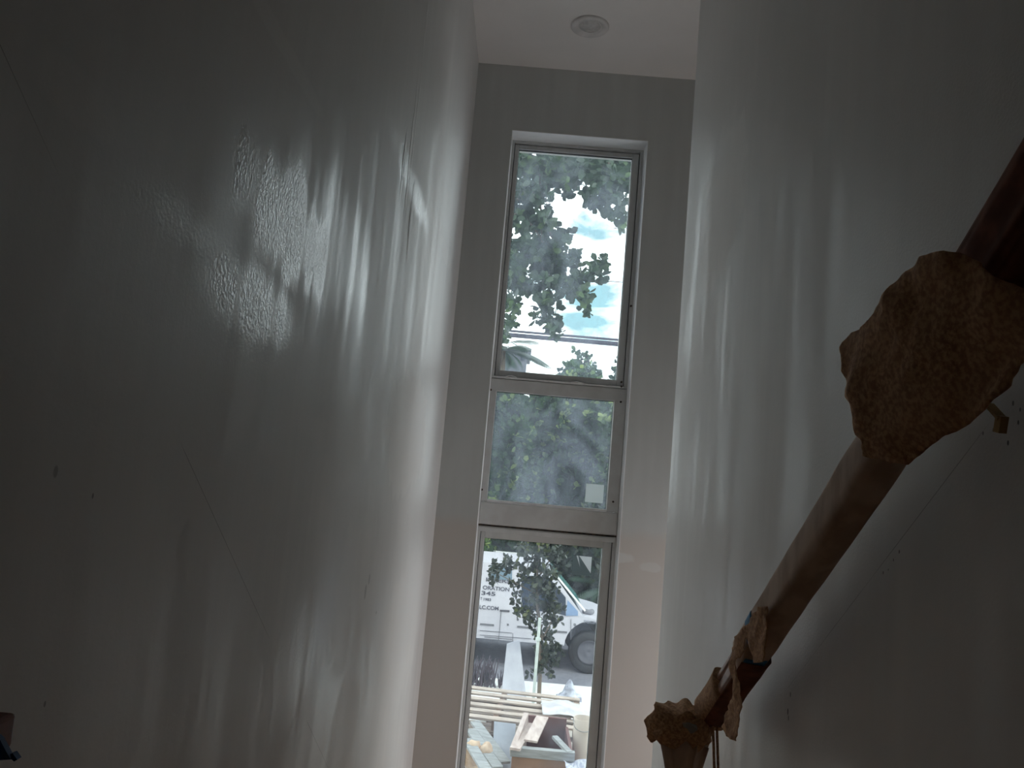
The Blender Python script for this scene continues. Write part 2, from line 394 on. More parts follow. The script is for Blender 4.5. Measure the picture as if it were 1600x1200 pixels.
# middle window: flat face members around the glass, the deep lower plate
b = MB(); b.box(OX0+.004, -.150, Y0-.004, Y0+.06, z(-.222), z(.413)); b.box(.533, OX1-.004, Y0-.004, Y0+.06, z(-.222), z(.413))
b.box(OX0+.004, OX1-.004, Y0-.004, Y0+.06, z(.413), z(.484))
b.build('mullion_plate', M_alu2, wb, bev=.002)
MB().box(OX0+.004, OX1-.008, Y0-.012, Y0+.06, z(-.348), z(-.226)).build('sill_plate', M_alu2, wb, bev=.004)
MB().box(-.150, .533, Y0-.006, Y0+.03, z(-.224), z(-.211)).build('glazing_bead', M_bead, wb, bev=.002)
MB().box(OX0, OX1-.004, Y0+.002, Y0+.05, z(-.362), z(-.350)).build('dark_joint', M_dirt, wb)
MB().box(OX0+.004, OX1-.012, Y0-.010, Y0+.02, z(-.392), z(-.366)).build('head_trim', M_alu, wc, bev=.003)
MB().box(OX0+.016, OX1-.024, Y0-.006, Y0+.02, z(.490), z(.500)).build('sill_bead', M_bead, wa, bev=.002)
for k, (x0, x1, zz) in enumerate(((-.105, -.04, .497), (.27, .36, .495))):      # loose curls of sealant on the sill
    pts = [Vector((x0+(x1-x0)*i/8, Y0-.008-.006*math.sin(i*.8), z(zz)+.010*math.sin(math.pi*i/8))) for i in range(9)]
    MB().tube(pts, .0035, 6).build('sealant_curl', M_bead, wa, smooth=True)
for w, pts in ((wa, [(1004, 372), (986, 478), (971, 597)]), (wb, [(767, 609), (970, 628), (753, 765), (958, 784), (971, 604)]), (wc, [(861, 820), (943, 832)])):
    for px, py in pts:
        p = at(px, py, Y0-.006); MB().lathe([(.0001, -.004), (.006, -.004), (.006, .006), (.0001, .006)], p, 12, 'y').build('screw', M_dirt, w)
# stickers on the glass
GS = Y0+.036
def paper_mat(name, c):
    t = NT(name); t.base(t.mix(t.rng(t.noise(20, 3), .3, .7, 0, 1), c, tuple(k*.95 for k in c))); t.rough(.6)
    tr = t.n('BsdfTranslucent'); tr.inputs[0].default_value = (*c, 1); mx = t.n('MixShader'); mx.inputs[0].default_value = .72
    t.l(t.b.outputs[0], mx.inputs[1]); t.l(tr.outputs[0], mx.inputs[2]); t.l(mx.outputs[0], t.out.inputs[0]); return t.m
c0 = at(929, 771, GS)
b = MB().box(c0.x-.052, c0.x+.052, GS, GS+.0035, c0.z-.053, c0.z+.053)
tag(b.build('window_sticker', paper_mat('white sticker', (.86, .89, .88)), origin=(c0.x, GS, c0.z)), 'plain white square sticker in the lower right corner of the middle glass', 'sticker')
c0 = at(909, 884, GS)
r_ = empty('window_sticker', (c0.x, GS, c0.z), 'grey and white square sticker in the upper right of the bottom glass', 'sticker')
MB().poly([Vector((c0.x+x, GS, c0.z+q)) for x, q in ((-.054, -.054), (.054, -.054), (.054, -.042), (-.021, .054), (-.023, .054), (-.008, -.012), (-.036, .054), (-.054, .054))], (0, .003, 0)).build('backing', paper_mat('grey sticker', (.36, .41, .42)), r_)
Wh = paper_mat('white print', (.92, .94, .95))
b = MB()
for P in ([(-.019, .054), (.054, .054), (.054, -.039)], [(-.035, .054), (-.024, .054), (-.008, -.011)]):
    b.poly([Vector((c0.x+x, GS, c0.z+q)) for x, q in P], (0, .003, 0))
b.build('print', Wh, r_)

# recessed ceiling lamp, switched off
lx, ly = .192, 3.835
rl = empty('ceiling_light', (lx, ly, CE), 'round white recessed downlight on the ceiling, switched off', 'ceiling light')
M_tr = simple('lamp trim', (.76, .74, .72), None, 10, .4)
MB().lathe([(.100, 0), (.100, -.006), (.094, -.011), (.066, -.008), (.058, .0), (.056, -.001)], (lx, ly, CE), 48).build('trim_ring', M_tr, rl, smooth=True)
MB().lathe([(.0001, -.014), (.02, -.013), (.040, -.009), (.052, -.002), (.057, -.001)], (lx, ly, CE-.002), 40).build('lens', simple('lamp lens', (.66, .65, .63), None, 30, .15), rl, smooth=True)


# ------------------------------------------------------------------ handrail and its paper
RX = .548
ra = atX(1512, 470, RX); rb_ = atX(1262, 866, RX); rb_ = Vector((RX, ra.y+1, ra.z-.75))
_m = atX(1376, 704, RX); ra = _m - (rb_-ra)*.25; rb_ = ra+Vector((0, 1, -.75))
rd = (rb_-ra).normalized(); rn = Vector((1, 0, 0)).cross(rd)      # rn: rail's up
if rn.z < 0: rn = -rn
def rp_(s, x=0, h=0): return ra + rd*s + Vector((1, 0, 0))*x + rn*h
def on_rail(px, py, X=RX): return (atX(px, py, X)-ra).dot(rd)
def loft(secs, closed=True):
    b = MB(); rings = [[b.b.verts.new(p) for p in s_] for s_ in secs]; n = len(rings[0])
    for a, c in zip(rings, rings[1:]):
        for k in range(n if closed else n-1): b.b.faces.new((a[k], a[(k+1) % n], c[(k+1) % n], c[k]))
    if closed: b.b.faces.new(rings[0][::-1]); b.b.faces.new(rings[-1])
    return b
def railsec(s, w, h, n=28, p=4.0, jit=0, seed=0):
    out = []
    for k in range(n):
        t = 2*math.pi*k/n; c, si = math.cos(t), math.sin(t)
        x = w/2*math.copysign(abs(c)**(2/p), c); y = h/2*math.copysign(abs(si)**(2/p), si)
        q = 1+jit*noise.noise(Vector((s*9+seed, math.cos(t)*1.5, math.sin(t)*1.5)))
        out.append(rp_(s, x*q, y*q))
    return out
hr = empty('handrail', (RX, 1.4, rp_(.65).z), 'stained wooden handrail sloping down the right wall, half wrapped in brown paper', 'handrail')
s_end = on_rail(1122, 1184)
# wood rail profile with a finger groove on its room side
prof = [(-.027, .018), (-.027, .010), (-.022, .006), (-.022, .000), (-.027, -.004), (-.027, -.022), (-.022, -.028), (.022, -.028), (.027, -.022), (.027, .018), (.020, .028), (-.020, .028)]
loft([[rp_(s, x, h) for x, h in prof] for s in (-1.35, 0, .6, s_end)]).build('rail', M_wood, hr, bev=.002)
for s in (on_rail(1470, 560)-.17,):
    p = rp_(s, 0, -.030)
    bm_ = MB().tube([p, p+Vector((.0, .0, -.035)), p+Vector((.03, 0, -.06)), Vector((XR-.004, p.y, p.z-.065))], [.007, .007, .007, .008], 10)
    bo = bm_.build('bracket', M_brass, hr, smooth=True)
    q = Vector((XR, p.y, p.z-.065))
    MB().tube([q, q-Vector((.006, 0, 0))], .03, 20).build('bracket_plate', M_brass, bo)
# bracket piece glimpsed under the big paper
q0 = atX(1545, 632, .60); q1 = atX(1566, 655, .60); q2 = atX(1562, 676, .60)
bb = MB().bar(q0, q1, .012, .004).bar(q1+Vector((0, 0, .004)), q2, .010, .012).build('bracket_arm', M_brass, hr)

# long paper sleeve
s0, s1 = on_rail(1395, 660), on_rail(1165, 1000)
rs = empty('paper_wrap', rp_((s0+s1)/2), 'smooth brown paper sleeve wrapped tight around the middle of the handrail', 'paper')
secs = []
for i in range(60):
    s = s0-.12 + (s1-s0+.12)*i/59
    secs.append(railsec(s, .064, .072, 32, 4.5, .06, 3))
sl = loft(secs).build('sleeve', M_kraftL, rs, smooth=True)
p0 = on_rail(1200, 968)
for ds, k0 in ((p0, 17), (p0+.10, 24)):       # blue tape straps
    b = MB(); rr = []
    for i in range(5):
        s = ds+.05*i/4; sec = railsec(s, .0665, .0745, 32, 4.5, .06, 3); rr.append([b.b.verts.new(p) for p in sec[k0-3:k0+3]])
    for a, c in zip(rr, rr[1:]):
        for k in range(5): b.b.faces.new((a[k], a[k+1], c[k+1], c[k]))
    b.build('blue_tape', M_blue, rs, smooth=True, solid=.0008)

# dark wrap on the near end
sn0, sn1 = -1.3, on_rail(1545, 425)+.03
rn_ = empty('paper_wrap', rp_(sn1-.2), 'dark red brown paper wrap on the near upper end of the handrail, folded lengthwise', 'paper')
secs = []
for i in range(50):
    s = sn0+(sn1-sn0)*i/49
    sec = []
    for k in range(48):
        t = 2*math.pi*k/48; c, si = math.cos(t), math.sin(t)
        x = .038*math.copysign(abs(c)**.55, c); y = .044*math.copysign(abs(si)**.55, si)
        q = 1+.05*math.sin(5*t+1)+.035*math.sin(11*t+s*2)+.05*noise.noise(Vector((s*6, c*2, si*2)))
        sec.append(rp_(s, x*q, y*q))
    secs.append(sec)
loft(secs).build('sleeve', M_kraftD, rn_, smooth=True)

def sheet(name, outline, depthfn, mat, parent, amp=.006, fr=14, res=.012, thick=.0022, seed=0):
    """torn paper: outline points on a base plane (X const), filled with a grid and crumpled"""
    ys = [p[0] for p in outline]; zs = [p[1] for p in outline]
    b = MB(); f = b.b.faces.new([b.b.verts.new((0, y, q)) for y, q in outline])
    lo, hi = (min(ys), min(zs)), (max(ys), max(zs))
    for a, ax in ((0, Vector((0, 1, 0))), (1, Vector((0, 0, 1)))):
        k = lo[a]+res
        while k < hi[a]:
            co = Vector((0, 0, 0)); co[a+1] = k
            bmesh.ops.bisect_plane(b.b, geom=list(b.b.verts)+list(b.b.edges)+list(b.b.faces), plane_co=co, plane_no=ax, dist=1e-5)
            k += res
    bmesh.ops.triangulate(b.b, faces=b.b.faces)
    bm = b.b
    for v in bm.verts:
        y, q = v.co.y, v.co.z
        nz = noise.noise(Vector((y*fr+seed, q*fr, seed)))*amp+noise.noise(Vector((y*fr*2.7, q*fr*2.7, seed+4)))*amp*.5
        v.co.x = depthfn(y, q)+nz
    return b.build(name, mat, parent, smooth=True, solid=thick)
def jag(pts, n=3, a=2.0):
    out = []
    for i, p in enumerate(pts):
        q = pts[(i+1) % len(pts)]
        for k in range(n):
            f = k/n; out.append((p[0]+(q[0]-p[0])*f+random.uniform(-a, a)*(k > 0), p[1]+(q[1]-p[1])*f+random.uniform(-a, a)*(k > 0)))
    return out
# big crumpled sheet hanging over the rail
PX = .455
big = [(1333, 520), (1318, 543), (1316, 580), (1323, 610), (1333, 640), (1336, 672), (1347, 692), (1350, 712), (1385, 720), (1418, 726), (1440, 703), (1500, 672), (1545, 640), (1578, 603), (1592, 570),
       (1625, 545), (1640, 480), (1600, 452), (1570, 440), (1550, 428), (1530, 410), (1497, 395), (1470, 393), (1440, 401), (1402, 437), (1378, 470), (1362, 500)]
big = jag(big, 3, 1.6)
bs = empty('kraft_paper_sheet', rp_(on_rail(1460, 560)), 'large crumpled brown kraft paper sheet bulging over the handrail at right', 'paper')
def solve(px, fn, X):
    out = []
    for x, y in px:
        X_ = X
        for _ in range(8): p = atX(x, y, X_); X_ = .5*X_+.5*fn(p.y, p.z)
        out.append((p.y, p.z))
    return out
def dbig(y, q):
    h = (Vector((PX, y, q))-ra).dot(rn)           # height over the rail axis
    return PX-.012+min(.055, 2.0*h*h)
sheet('sheet', solve(big, dbig, PX), dbig, M_kraft, bs, .010, 16, .010, seed=2)
# torn strip at the sleeve's lower end
rt = empty('torn_paper_strip', rp_(on_rail(1160, 1040)), 'thin torn strip of brown paper curling off the sleeve end, leaving bare wood', 'paper')
strip = [(1196, 947), (1183, 949), (1172, 968), (1160, 985), (1148, 997), (1143, 1012), (1142, 1030), (1142, 1050), (1147, 1062), (1147, 1085), (1140, 1100), (1132, 1118), (1128, 1135), (1135, 1150),
         (1150, 1158), (1154, 1150), (1156, 1125), (1158, 1075), (1152, 1060), (1150, 1030), (1158, 1028), (1164, 1010), (1166, 996), (1170, 1008), (1176, 1024), (1180, 1036), (1192, 1034), (1198, 1000), (1198, 965)]
fs = lambda y, q: .500
sheet('strip', solve(jag(strip, 2, .8), fs, .5), fs, M_kraft, rt, .006, 30, .008, .0016, seed=5)
# dark wrap over the low end of the rail
s2, s3 = on_rail(1180, 1035), s_end+.01
rw = empty('paper_wrap', rp_((s2+s3)/2), 'dark brown paper wrapped loosely over the low end of the handrail', 'paper')
def lowsec(s, k0, k1, n=14):
    out = []
    for k in range(n):
        t = k0+(k1-k0)*k/(n-1); c, si = math.cos(t), math.sin(t)
        q = 1+.10*noise.noise(Vector((s*12, c*2, si*2)))
        out.append(rp_(s, .037*math.copysign(abs(c)**.5, c)*q, .040*math.copysign(abs(si)**.5, si)*q))
    return out
secs = [lowsec(s2+(s3-.0-s2)*i/20, R(232), R(385), 18) for i in range(21)]
loft(secs, closed=False).build('under_wrap', M_kraftD, rw, smooth=True, solid=.0015)
secs = [lowsec(s3-.17+.20*i/10, R(0), R(354), 26) for i in range(11)]
loft(secs).build('end_wrap', M_kraft, rw, smooth=True)

# wrapped newel post at the end of the rail
nx, ny = .487, 2.045
ntop = at(1068, 1120, ny).z
def tread_z(y):
    i = math.floor((y-.55)/run)+1; return FL_UP-i*rise
nw = empty('newel_post', (nx, ny, tread_z(ny)), 'newel post bundled in light brown paper at the low end of the handrail', 'post')
MB().box(nx-.018, nx+.018, ny-.018, ny+.018, tread_z(ny)+.003, ntop-.03).build('post', M_wood, nw, bev=.004)
secs = []
H0 = tread_z(ny)+.02; H1 = at(1068, 1152, ny).z
for i in range(26):
    f = i/25; h = H0+(H1-H0)*f
    rad = .031+.026*max(0, (f-.86)/.14)**1.2
    secs.append([Vector((nx+rad*math.cos(t)*(1+.12*math.sin(9*t+f*2)+.06*math.sin(17*t))*1.05, ny+rad*math.sin(t)*(1+.09*math.sin(9*t)), h+.010*math.sin(3*t)*(f > .9))) for t in [2*math.pi*k/60 for k in range(60)]])
loft(secs).build('paper_skirt', M_kraftL, nw, smooth=True)
# crumpled cuff above the skirt
cr_o = [(1027, 1118), (1040, 1113), (1052, 1116), (1058, 1111), (1085, 1109), (1104, 1111), (1112, 1125), (1110, 1148), (1098, 1153), (1076, 1150), (1060, 1153), (1047, 1158), (1034, 1154), (1033, 1143), (1028, 1136)]
b = MB(); cen = at(1070, 1132, ny)
rings = []
for j in range(9):
    f = j/8; ring = []
    for k in range(72):
        t = 2*math.pi*k/72
        rx = .072+.012*math.sin(math.pi*f); zz = cen.z+.038-.076*f
        q = 1+.22*noise.noise(Vector((math.cos(t)*2.2, math.sin(t)*2.2, f*2.4+3)))+.10*noise.noise(Vector((math.cos(t)*6, math.sin(t)*6, f*5)))
        ring.append(b.b.verts.new((nx-.012+rx*q*math.cos(t), ny+rx*.8*q*math.sin(t), zz+.022*noise.noise(Vector((t*2, f, 7))))))
    rings.append(ring)
for a, c in zip(rings, rings[1:]):
    for k in range(72): b.b.faces.new((a[k], a[(k+1) % 72], c[(k+1) % 72], c[k]))
cc = b.b.verts.new((nx-.01, ny, cen.z+.025))
for k in range(72): b.b.faces.new((rings[0][k], rings[0][(k+1) % 72], cc))
b.build('crumpled_cuff', M_kraft, nw, smooth=True, solid=.0015)
pp = at(1078, 1138, ny-.085)
b = MB().poly([pp+Vector(v) for v in ((-.018, 0, .010), (-.004, 0, .013), (.016, -.004, .009), (.019, 0, -.002), (.010, 0, -.010), (.002, -.002, -.012), (-.006, 0, -.002), (-.016, 0, .002))], (0, .003, 0))
b.build('paper_scrap', simple('pale paper', (.42, .40, .36), None, 20, .8), nw)
for px, dy in ((1114, 0), (1120, .02)):
    a = at(px, 1135, 1.98+dy); c = at(px+3, 1230, 1.98+dy)
    MB().bar(a, c, .006, .004, (0, 1, 0)).build('paper_edge', M_kraft, nw)

# short post at the left side with tape and paper
lc = at(4, 1140, .52)
lp_ = empty('newel_post', (XL+.06, .52, FL_UP), 'dark red wooden post top at the bottom left with blue tape below it', 'post')
xr = at(25, 1130, .56).x; zt = at(12, 1111, .56).z; zb = at(20, 1168, .56).z
MB().box(XL+.004, xr, .48, .56, zb, zt).build('post_cap', M_woodR, lp_, bev=.003)
MB().box(XL+.010, xr-.010, .487, .553, FL_UP, zb).build('post_shaft', M_woodR, lp_)
tb = at(12, 1188, .485).z
b = MB()
P = [at(-40, 1120, .470), at(0, 1156, .470), at(10, 1175, .470), at(17, 1187, .470), at(-40, 1190, .470)]
b.poly(P, (0, .004, 0)); b.poly([at(16, 1178, .470), at(20, 1177, .470), at(27, 1187, .470), at(22, 1190, .470), at(17, 1186, .470)], (0, .004, 0))
b.build('blue_tape', simple('dark blue tape', (.03, .12, .32), (.02, .08, .22), 30, .5), lp_)
rr = []
for i in range(12):
    f = i/11; hh = FL_UP+.002+(tb-FL_UP-.002)*f
    rr.append([Vector(((XL+xr)/2+.003+((xr-XL)/2-.008)*math.cos(t)*(1+.04*math.sin(7*t)), .52+.030*math.sin(t)*(1+.05*math.sin(9*t+f)), hh)) for t in [2*math.pi*k/40 for k in range(40)]])
loft(rr).build('paper_skirt', M_kraftL, lp_, smooth=True)

# ------------------------------------------------------------------ outdoors
G = 0.0
M_yard = simple('sandy yard', (.44, .40, .35), (.34, .30, .26), 3, .9, bump=.4, det=8, bd=.03)
M_road = simple('asphalt', (.20, .20, .23), (.16, .16, .19), 10, .9)
M_conc = simple('concrete drive', (.74, .75, .74), (.68, .68, .67), 4, .9)
structure(MB().box(-14, 16, YF+.28, 10.2, -.1, 0).build('floor_yard', M_yard))
structure(MB().box(-14, 16, 10.2, 12.2, -.1, .02).build('floor_drive', M_conc))
structure(MB().box(-30, 30, 12.2, 60, -.1, 0).build('floor_road', M_road))

# ---- van
VY = 12.9
van = empty('van', (-1, VY+.9, 0), 'white work van with dark lettering parked across the drive, seen through the bottom window', 'van')
M_van = simple('van paint', (.54, .53, .58), (.52, .51, .56), 2, .35)
M_vglass = simple('van glass', (.03, .045, .07), (.02, .03, .05), 3, .08)
M_wind = simple('van windshield', (.16, .36, .33), (.10, .26, .25), 3, .12)
M_tyre = simple('tyre', (.03, .03, .035), None, 20, .8)
M_rim = simple('steel wheel', (.16, .16, .19), None, 20, .4, metal=.6)
M_mold = simple('grey moulding', (.16, .16, .18), None, 20, .6)
def V(px, py, Y=VY): return at(px, py, Y)
belt = V(850, 957).z; vroof = V(862, 889).z; vbot = V(850, 1006).z
wpa = V(866, 899); wpb = V(911, 958)        # windshield line on the near side
hx = 2.15
wc_ = V(922, 1013); wr = .38
tum = lambda q: .10*max(0, min(1, (q-belt)/(vroof-belt)))
topline = [(-3.0, belt), (-2.92, vroof-.08), (-2.8, vroof), (wpa.x-.12, vroof), (wpa.x, wpa.z), (wpb.x, belt), (1.62, belt-.06), (2.0, belt-.18), (hx, belt-.40), (hx+.03, vbot+.05)]
def top_at(x):
    for (xa, za), (xb, zb2) in zip(topline, topline[1:]):
        if xa <= x <= xb: return za+(zb2-za)*(x-xa)/(xb-xa)
    return vbot+.05
def bot_at(x):
    q = vbot
    for cx in (wc_.x, wc_.x-2.9):
        d = (wr*1.12)**2-(x-cx)**2
        if d > 0: q = max(q, wc_.z+math.sqrt(d))
    return q
xs = sorted(set([p[0] for p in topline]+[cx+wr*1.12*math.cos(math.pi*k/14) for cx in (wc_.x, wc_.x-2.9) for k in range(15)]+[-2.5, -1.0, 0.0]))
xs = [x for x in xs if x <= hx+.03]
b = MB(); cols = []
for x in xs:
    t1 = top_at(x); m1 = min(belt, t1); b1 = min(bot_at(x), m1-.01)
    cols.append([b.b.verts.new(p) for p in ((x, VY, b1), (x, VY, m1), (x, VY+tum(t1), t1+.0001), (x, VY+1.8-tum(t1), t1+.0001), (x, VY+1.8, m1), (x, VY+1.8, b1))])
for a_, c_ in zip(cols, cols[1:]):
    for k in range(6): b.b.faces.new((a_[k], c_[k], c_[(k+1) % 6], a_[(k+1) % 6]))
b.b.faces.new(cols[0]); b.b.faces.new(cols[-1][::-1])
bmesh.ops.remove_doubles(b.b, verts=b.b.verts, dist=.0005)
b.build('body', M_van, van)
def sidepoly(name, pts, mat, lift=.012, th=.006):
    b = MB(); Q = []
    for px, py in pts:
        p = V(px, py); f = max(0, min(1, (p.z-belt)/(vroof-belt))); Q.append(Vector((p.x, VY+.10*f-lift, p.z)))
    b.poly(Q, (0, th, 0)); return b.build(name, mat, van)
sidepoly('door_window', [(815, 900), (857, 902), (884, 934), (884, 962), (866, 957), (815, 952)], M_vglass)
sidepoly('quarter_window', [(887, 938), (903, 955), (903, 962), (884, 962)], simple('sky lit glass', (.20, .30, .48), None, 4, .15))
sidepoly('cargo_window', [(766, 885), (800, 888), (800, 908), (766, 905)], simple('cargo glass', (.17, .24, .30), None, 4, .12))
def vline(a, c, name='door_seam', w=.010, mat=None):
    p, q = V(*a), V(*c)
    fa = max(0, min(1, (p.z-belt)/(vroof-belt))); fb = max(0, min(1, (q.z-belt)/(vroof-belt)))
    MB().bar((p.x, VY+.1*fa-.004, p.z), (q.x, VY+.1*fb-.004, q.z), w, .010, (0, 1, 0)).build(name, mat or M_mold, van)
vline((892, 968), (892, 1000)); vline((803, 905), (801, 1002)); vline((783, 955), (779, 1002)); vline((757, 995), (800, 999))
for a, c in (((750, 975), (772, 977)), ((808, 979), (830, 981)), ((857, 986), (886, 988)), ((792, 976), (795, 976))):
    vline(a, c, 'side_moulding', .030)
vline((750, 985), (800, 989), 'body_crease', .006, M_rim); vline((750, 992), (830, 998), 'body_crease', .006, M_rim)
vline((781, 954), (796, 955), 'door_handle', .030, M_rim)
# windshield, pillar, hood
o4 = .012
nrm = Vector((wpa.z-wpb.z, 0, wpb.x-wpa.x)).normalized()
A = Vector((wpa.x, VY+.16, wpa.z))+nrm*o4; B_ = Vector((wpb.x, VY+.10, wpb.z+.03))+nrm*o4
C_ = Vector((wpb.x, VY+1.70, wpb.z+.03))+nrm*o4; D_ = Vector((wpa.x, VY+1.64, wpa.z))+nrm*o4
MB().poly([A, B_, C_, D_], nrm*.004).build('windshield', M_wind, van)
MB().bar(Vector((wpa.x, VY+.10, wpa.z))+nrm*.02, Vector((wpb.x+.02, VY+.03, wpb.z+.02))+nrm*.02, .07, .03, nrm).build('windshield_pillar', simple('bright pillar', (.86, .86, .86), None, 5, .25), van, bev=.006)
p = V(912, 955, VY+.25); MB().tube([p, p+Vector((.10, .05, -.02)), p+Vector((.16, .2, -.03))], .045, 10).build('cowl_vent', M_mold, van, smooth=True)
for xx in (wc_.x, wc_.x-2.9):
    for yy in (VY+.10, VY+1.50):
        w = MB().lathe([(.20, 0), (.30, -.02), (.335, .02), (.335, .18), (.30, .22), (.20, .22)], (xx, yy, .336), 36, 'y').build('wheel', M_tyre, van, smooth=True)
        MB().lathe([(.0001, .05), (.08, .03), (.17, .06), (.20, .03), (.205, .10)], (xx, yy, .336), 24, 'y').build('rim', M_rim, w, smooth=True)
def text(s, px0, px1, py, h, mat, wx=1.0):
    """lettering: left px0 to right px1, cap height h in metres, baseline at py"""
    cu = bpy.data.curves.new('lettering', 'FONT'); cu.body = s; cu.size = 1; cu.extrude = .0; cu.offset = .022
    o = bpy.data.objects.new('tmp', cu); COL.objects.link(o); bpy.context.view_layer.update()
    me = bpy.data.meshes.new_from_object(o); COL.objects.unlink(o); bpy.data.objects.remove(o)
    xs = [v.co.x for v in me.vertices]; w = max(xs)-min(xs); x0 = min(xs)
    a, c = V(px0, py), V(px1, py)
    hh = max(v.co.y for v in me.vertices)
    for v in me.vertices:
        x, y = (v.co.x-x0)/w, v.co.y/hh
        zz = a.z+y*h; f = max(0, min(1, (zz-belt)/(vroof-belt)))
        v.co = Vector((a.x+(c.x-a.x)*x, VY-.008+.1*f, zz))-Vector(van.location)
    me.materials.append(mat)
    o = bpy.data.objects.new('lettering', me); COL.objects.link(o); o.parent = van
M_txt = simple('dark lettering', (.07, .07, .10), None, 5, .6); M_txt2 = simple('grey lettering', (.24, .25, .30), None, 5, .6)
text('INLERS', 759, 797, 909, .062, M_txt); text('ORATION', 754, 796, 921, .060, M_txt); text('345', 752, 774, 929.5, .062, M_txt)
text('T', 750.5, 753, 937.5, .042, M_txt); text('1983', 755.5, 767, 938.3, .042, M_txt); text('LC.COM', 749, 779, 951, .060, M_txt); text('EGCS1', 912, 932, 973, .045, M_txt2)
MB().lathe([(.0001, -.004), (.02, -.004), (.02, .01)], V(809, 968)-Vector((0, .004, 0)), 14, 'y').build('door_lock', M_mold, van)
MB().lathe([(.0001, -.004), (.022, -.004), (.022, .01)], V(898, 976)-Vector((0, .004, 0)), 14, 'y').build('fuel_cap', M_mold, van)

# ---- foliage
def leaf(b, tl, p, d, nrm_, L, Wd, tint, fold=.15):
    x = d.cross(nrm_).normalized(); n_ = x.cross(d)
    prof_ = ((0, .08), (.35, .42), (.7, .5), (1, .06))
    l = []; r = []
    for f, w in prof_:
        c = p+d*L*f-n_*L*.15*f*f
        l.append(b.b.verts.new(c+x*w*Wd+n_*fold*w*Wd)); r.append(b.b.verts.new(c-x*w*Wd+n_*fold*w*Wd))
    for i in range(3):
        fa = b.b.faces.new((l[i], l[i+1], r[i+1], r[i]))
        for lo in fa.loops: lo[tl] = (tint, tint, tint, 1)
def rnd(): 
    while 1:
        v = Vector((random.uniform(-1, 1), random.uniform(-1, 1), random.uniform(-1, 1)))
        if .05 < v.length < 1: return v
def rosette(b, tl, c, L, n=6, up=None, wk=.55):
    ax = (up or rnd()).normalized()
    t0 = random.uniform(.1, .9)
    for k in range(n):
        d = (rnd().normalized()+ax*.5).normalized()
        leaf(b, tl, c+d*L*.1, d, (rnd()+ax).normalized(), L*random.uniform(.7, 1.15), L*wk, min(1, max(0, t0+random.uniform(-.25, .25))))
def foliage(name, centers, L, mat, parent, wk=.55, n=6):
    b = MB(); tl = b.b.loops.layers.color.new('tint')
    for c in centers: rosette(b, tl, c, L, n, wk=wk)
    bm = b.b; me = bpy.data.meshes.new(name); off = parent_loc(parent)
    bmesh.ops.translate(bm, verts=bm.verts, vec=-off); bm.to_mesh(me); bm.free(); me.materials.append(mat)
    o = bpy.data.objects.new(name, me); COL.objects.link(o); o.parent = parent; return o
M_bark = simple('bark', (.20, .16, .12), (.12, .09, .07), 14, .9, bump=.6, scale=(1, 1, .3))
M_leafA = leaf_mat('almond leaves', (.030, .060, .035), (.045, .085, .04), (.10, .17, .05), .35)
M_leafB = leaf_mat('hedge leaves', (.03, .07, .03), (.08, .16, .055), (.40, .50, .16), .4)
M_leafC = leaf_mat('young tree leaves', (.012, .022, .014), (.025, .04, .02), (.10, .12, .03), .2)
M_leafD = leaf_mat('far leaves', (.04, .075, .055), (.055, .10, .065), (.10, .17, .08), .3)

# tall almond tree seen in the top window
blobs = [(822, 258, 26), (860, 262, 26), (905, 262, 26), (940, 268, 22), (968, 275, 22), (885, 285, 22), (842, 295, 30), (812, 305, 24), (935, 298, 24), (962, 310, 18), (925, 318, 14), (952, 335, 10), (972, 348, 9), (968, 330, 12),
         (812, 345, 26), (848, 348, 28), (880, 372, 14), (838, 388, 32), (806, 395, 28), (874, 395, 20), (893, 405, 16), (915, 432, 20), (936, 410, 11), (940, 430, 8), (862, 430, 28), (832, 440, 28), (803, 435, 22), (890, 445, 20),
         (912, 462, 14), (915, 482, 8), (853, 470, 20), (800, 468, 14), (803, 483, 8), (858, 495, 14), (870, 505, 10), (840, 497, 6), (874, 517, 8), (862, 515, 7), (797, 500, 7), (793, 512, 8), (790, 525, 6), (893, 462, 12)]
TY = 11.0
tr = empty('almond_tree', (-2.6, TY+.6, 0), 'big broadleaf tree hanging its leafy branches down the top window', 'tree')
cs = []
for px, py, r in blobs:
    k = int(r*r*.044)+2
    for _ in range(k):
        v = rnd(); w = TY+v.y*.9
        cs.append(at(px+v.x*r*.92, py+v.z*r*.92, w))
for _ in range(900):         # canopy above and around the frame
    v = rnd(); cs.append(Vector((-1.2+v.x*4.2, TY+.6+v.y*2.6, z(6.3)+v.z*1.2)))
foliage('foliage', cs, .125, M_leafA, tr, .75, 5)
cs = []
for _ in range(1700):        # unseen crown added over the parked van to shade it
    v = rnd(); cs.append(Vector((.2+v.x*6.0, 13.6+v.y*2.8, 10.0+v.z*1.1)))
foliage('crown', cs, .26, M_leafA, tr, .75, 5)
tk = MB().tube([(-2.6, TY+.6, 0), (-2.5, TY+.6, 2.5), (-2.2, TY+.6, 5), (-1.6, TY+.5, 7), (-.8, TY+.4, 8.5)], [.22, .19, .16, .11, .05], 12, jit=.05).build('trunk', M_bark, tr, smooth=True)
for a, q, c in (((-1.6, TY+.5, 7), (842, 250), (850, 470)), ((-1.9, TY+.5, 6), (815, 330), (880, 420)), ((-.9, TY+.4, 8.4), (950, 235), (955, 320)), ((-1.7, TY+.5, 6.6), (835, 300), (885, 430))):
    MB().tube([a, at(*q, TY), at(*c, TY)], [.05, .025, .008], 7).build('branch', M_bark, tr, smooth=True)

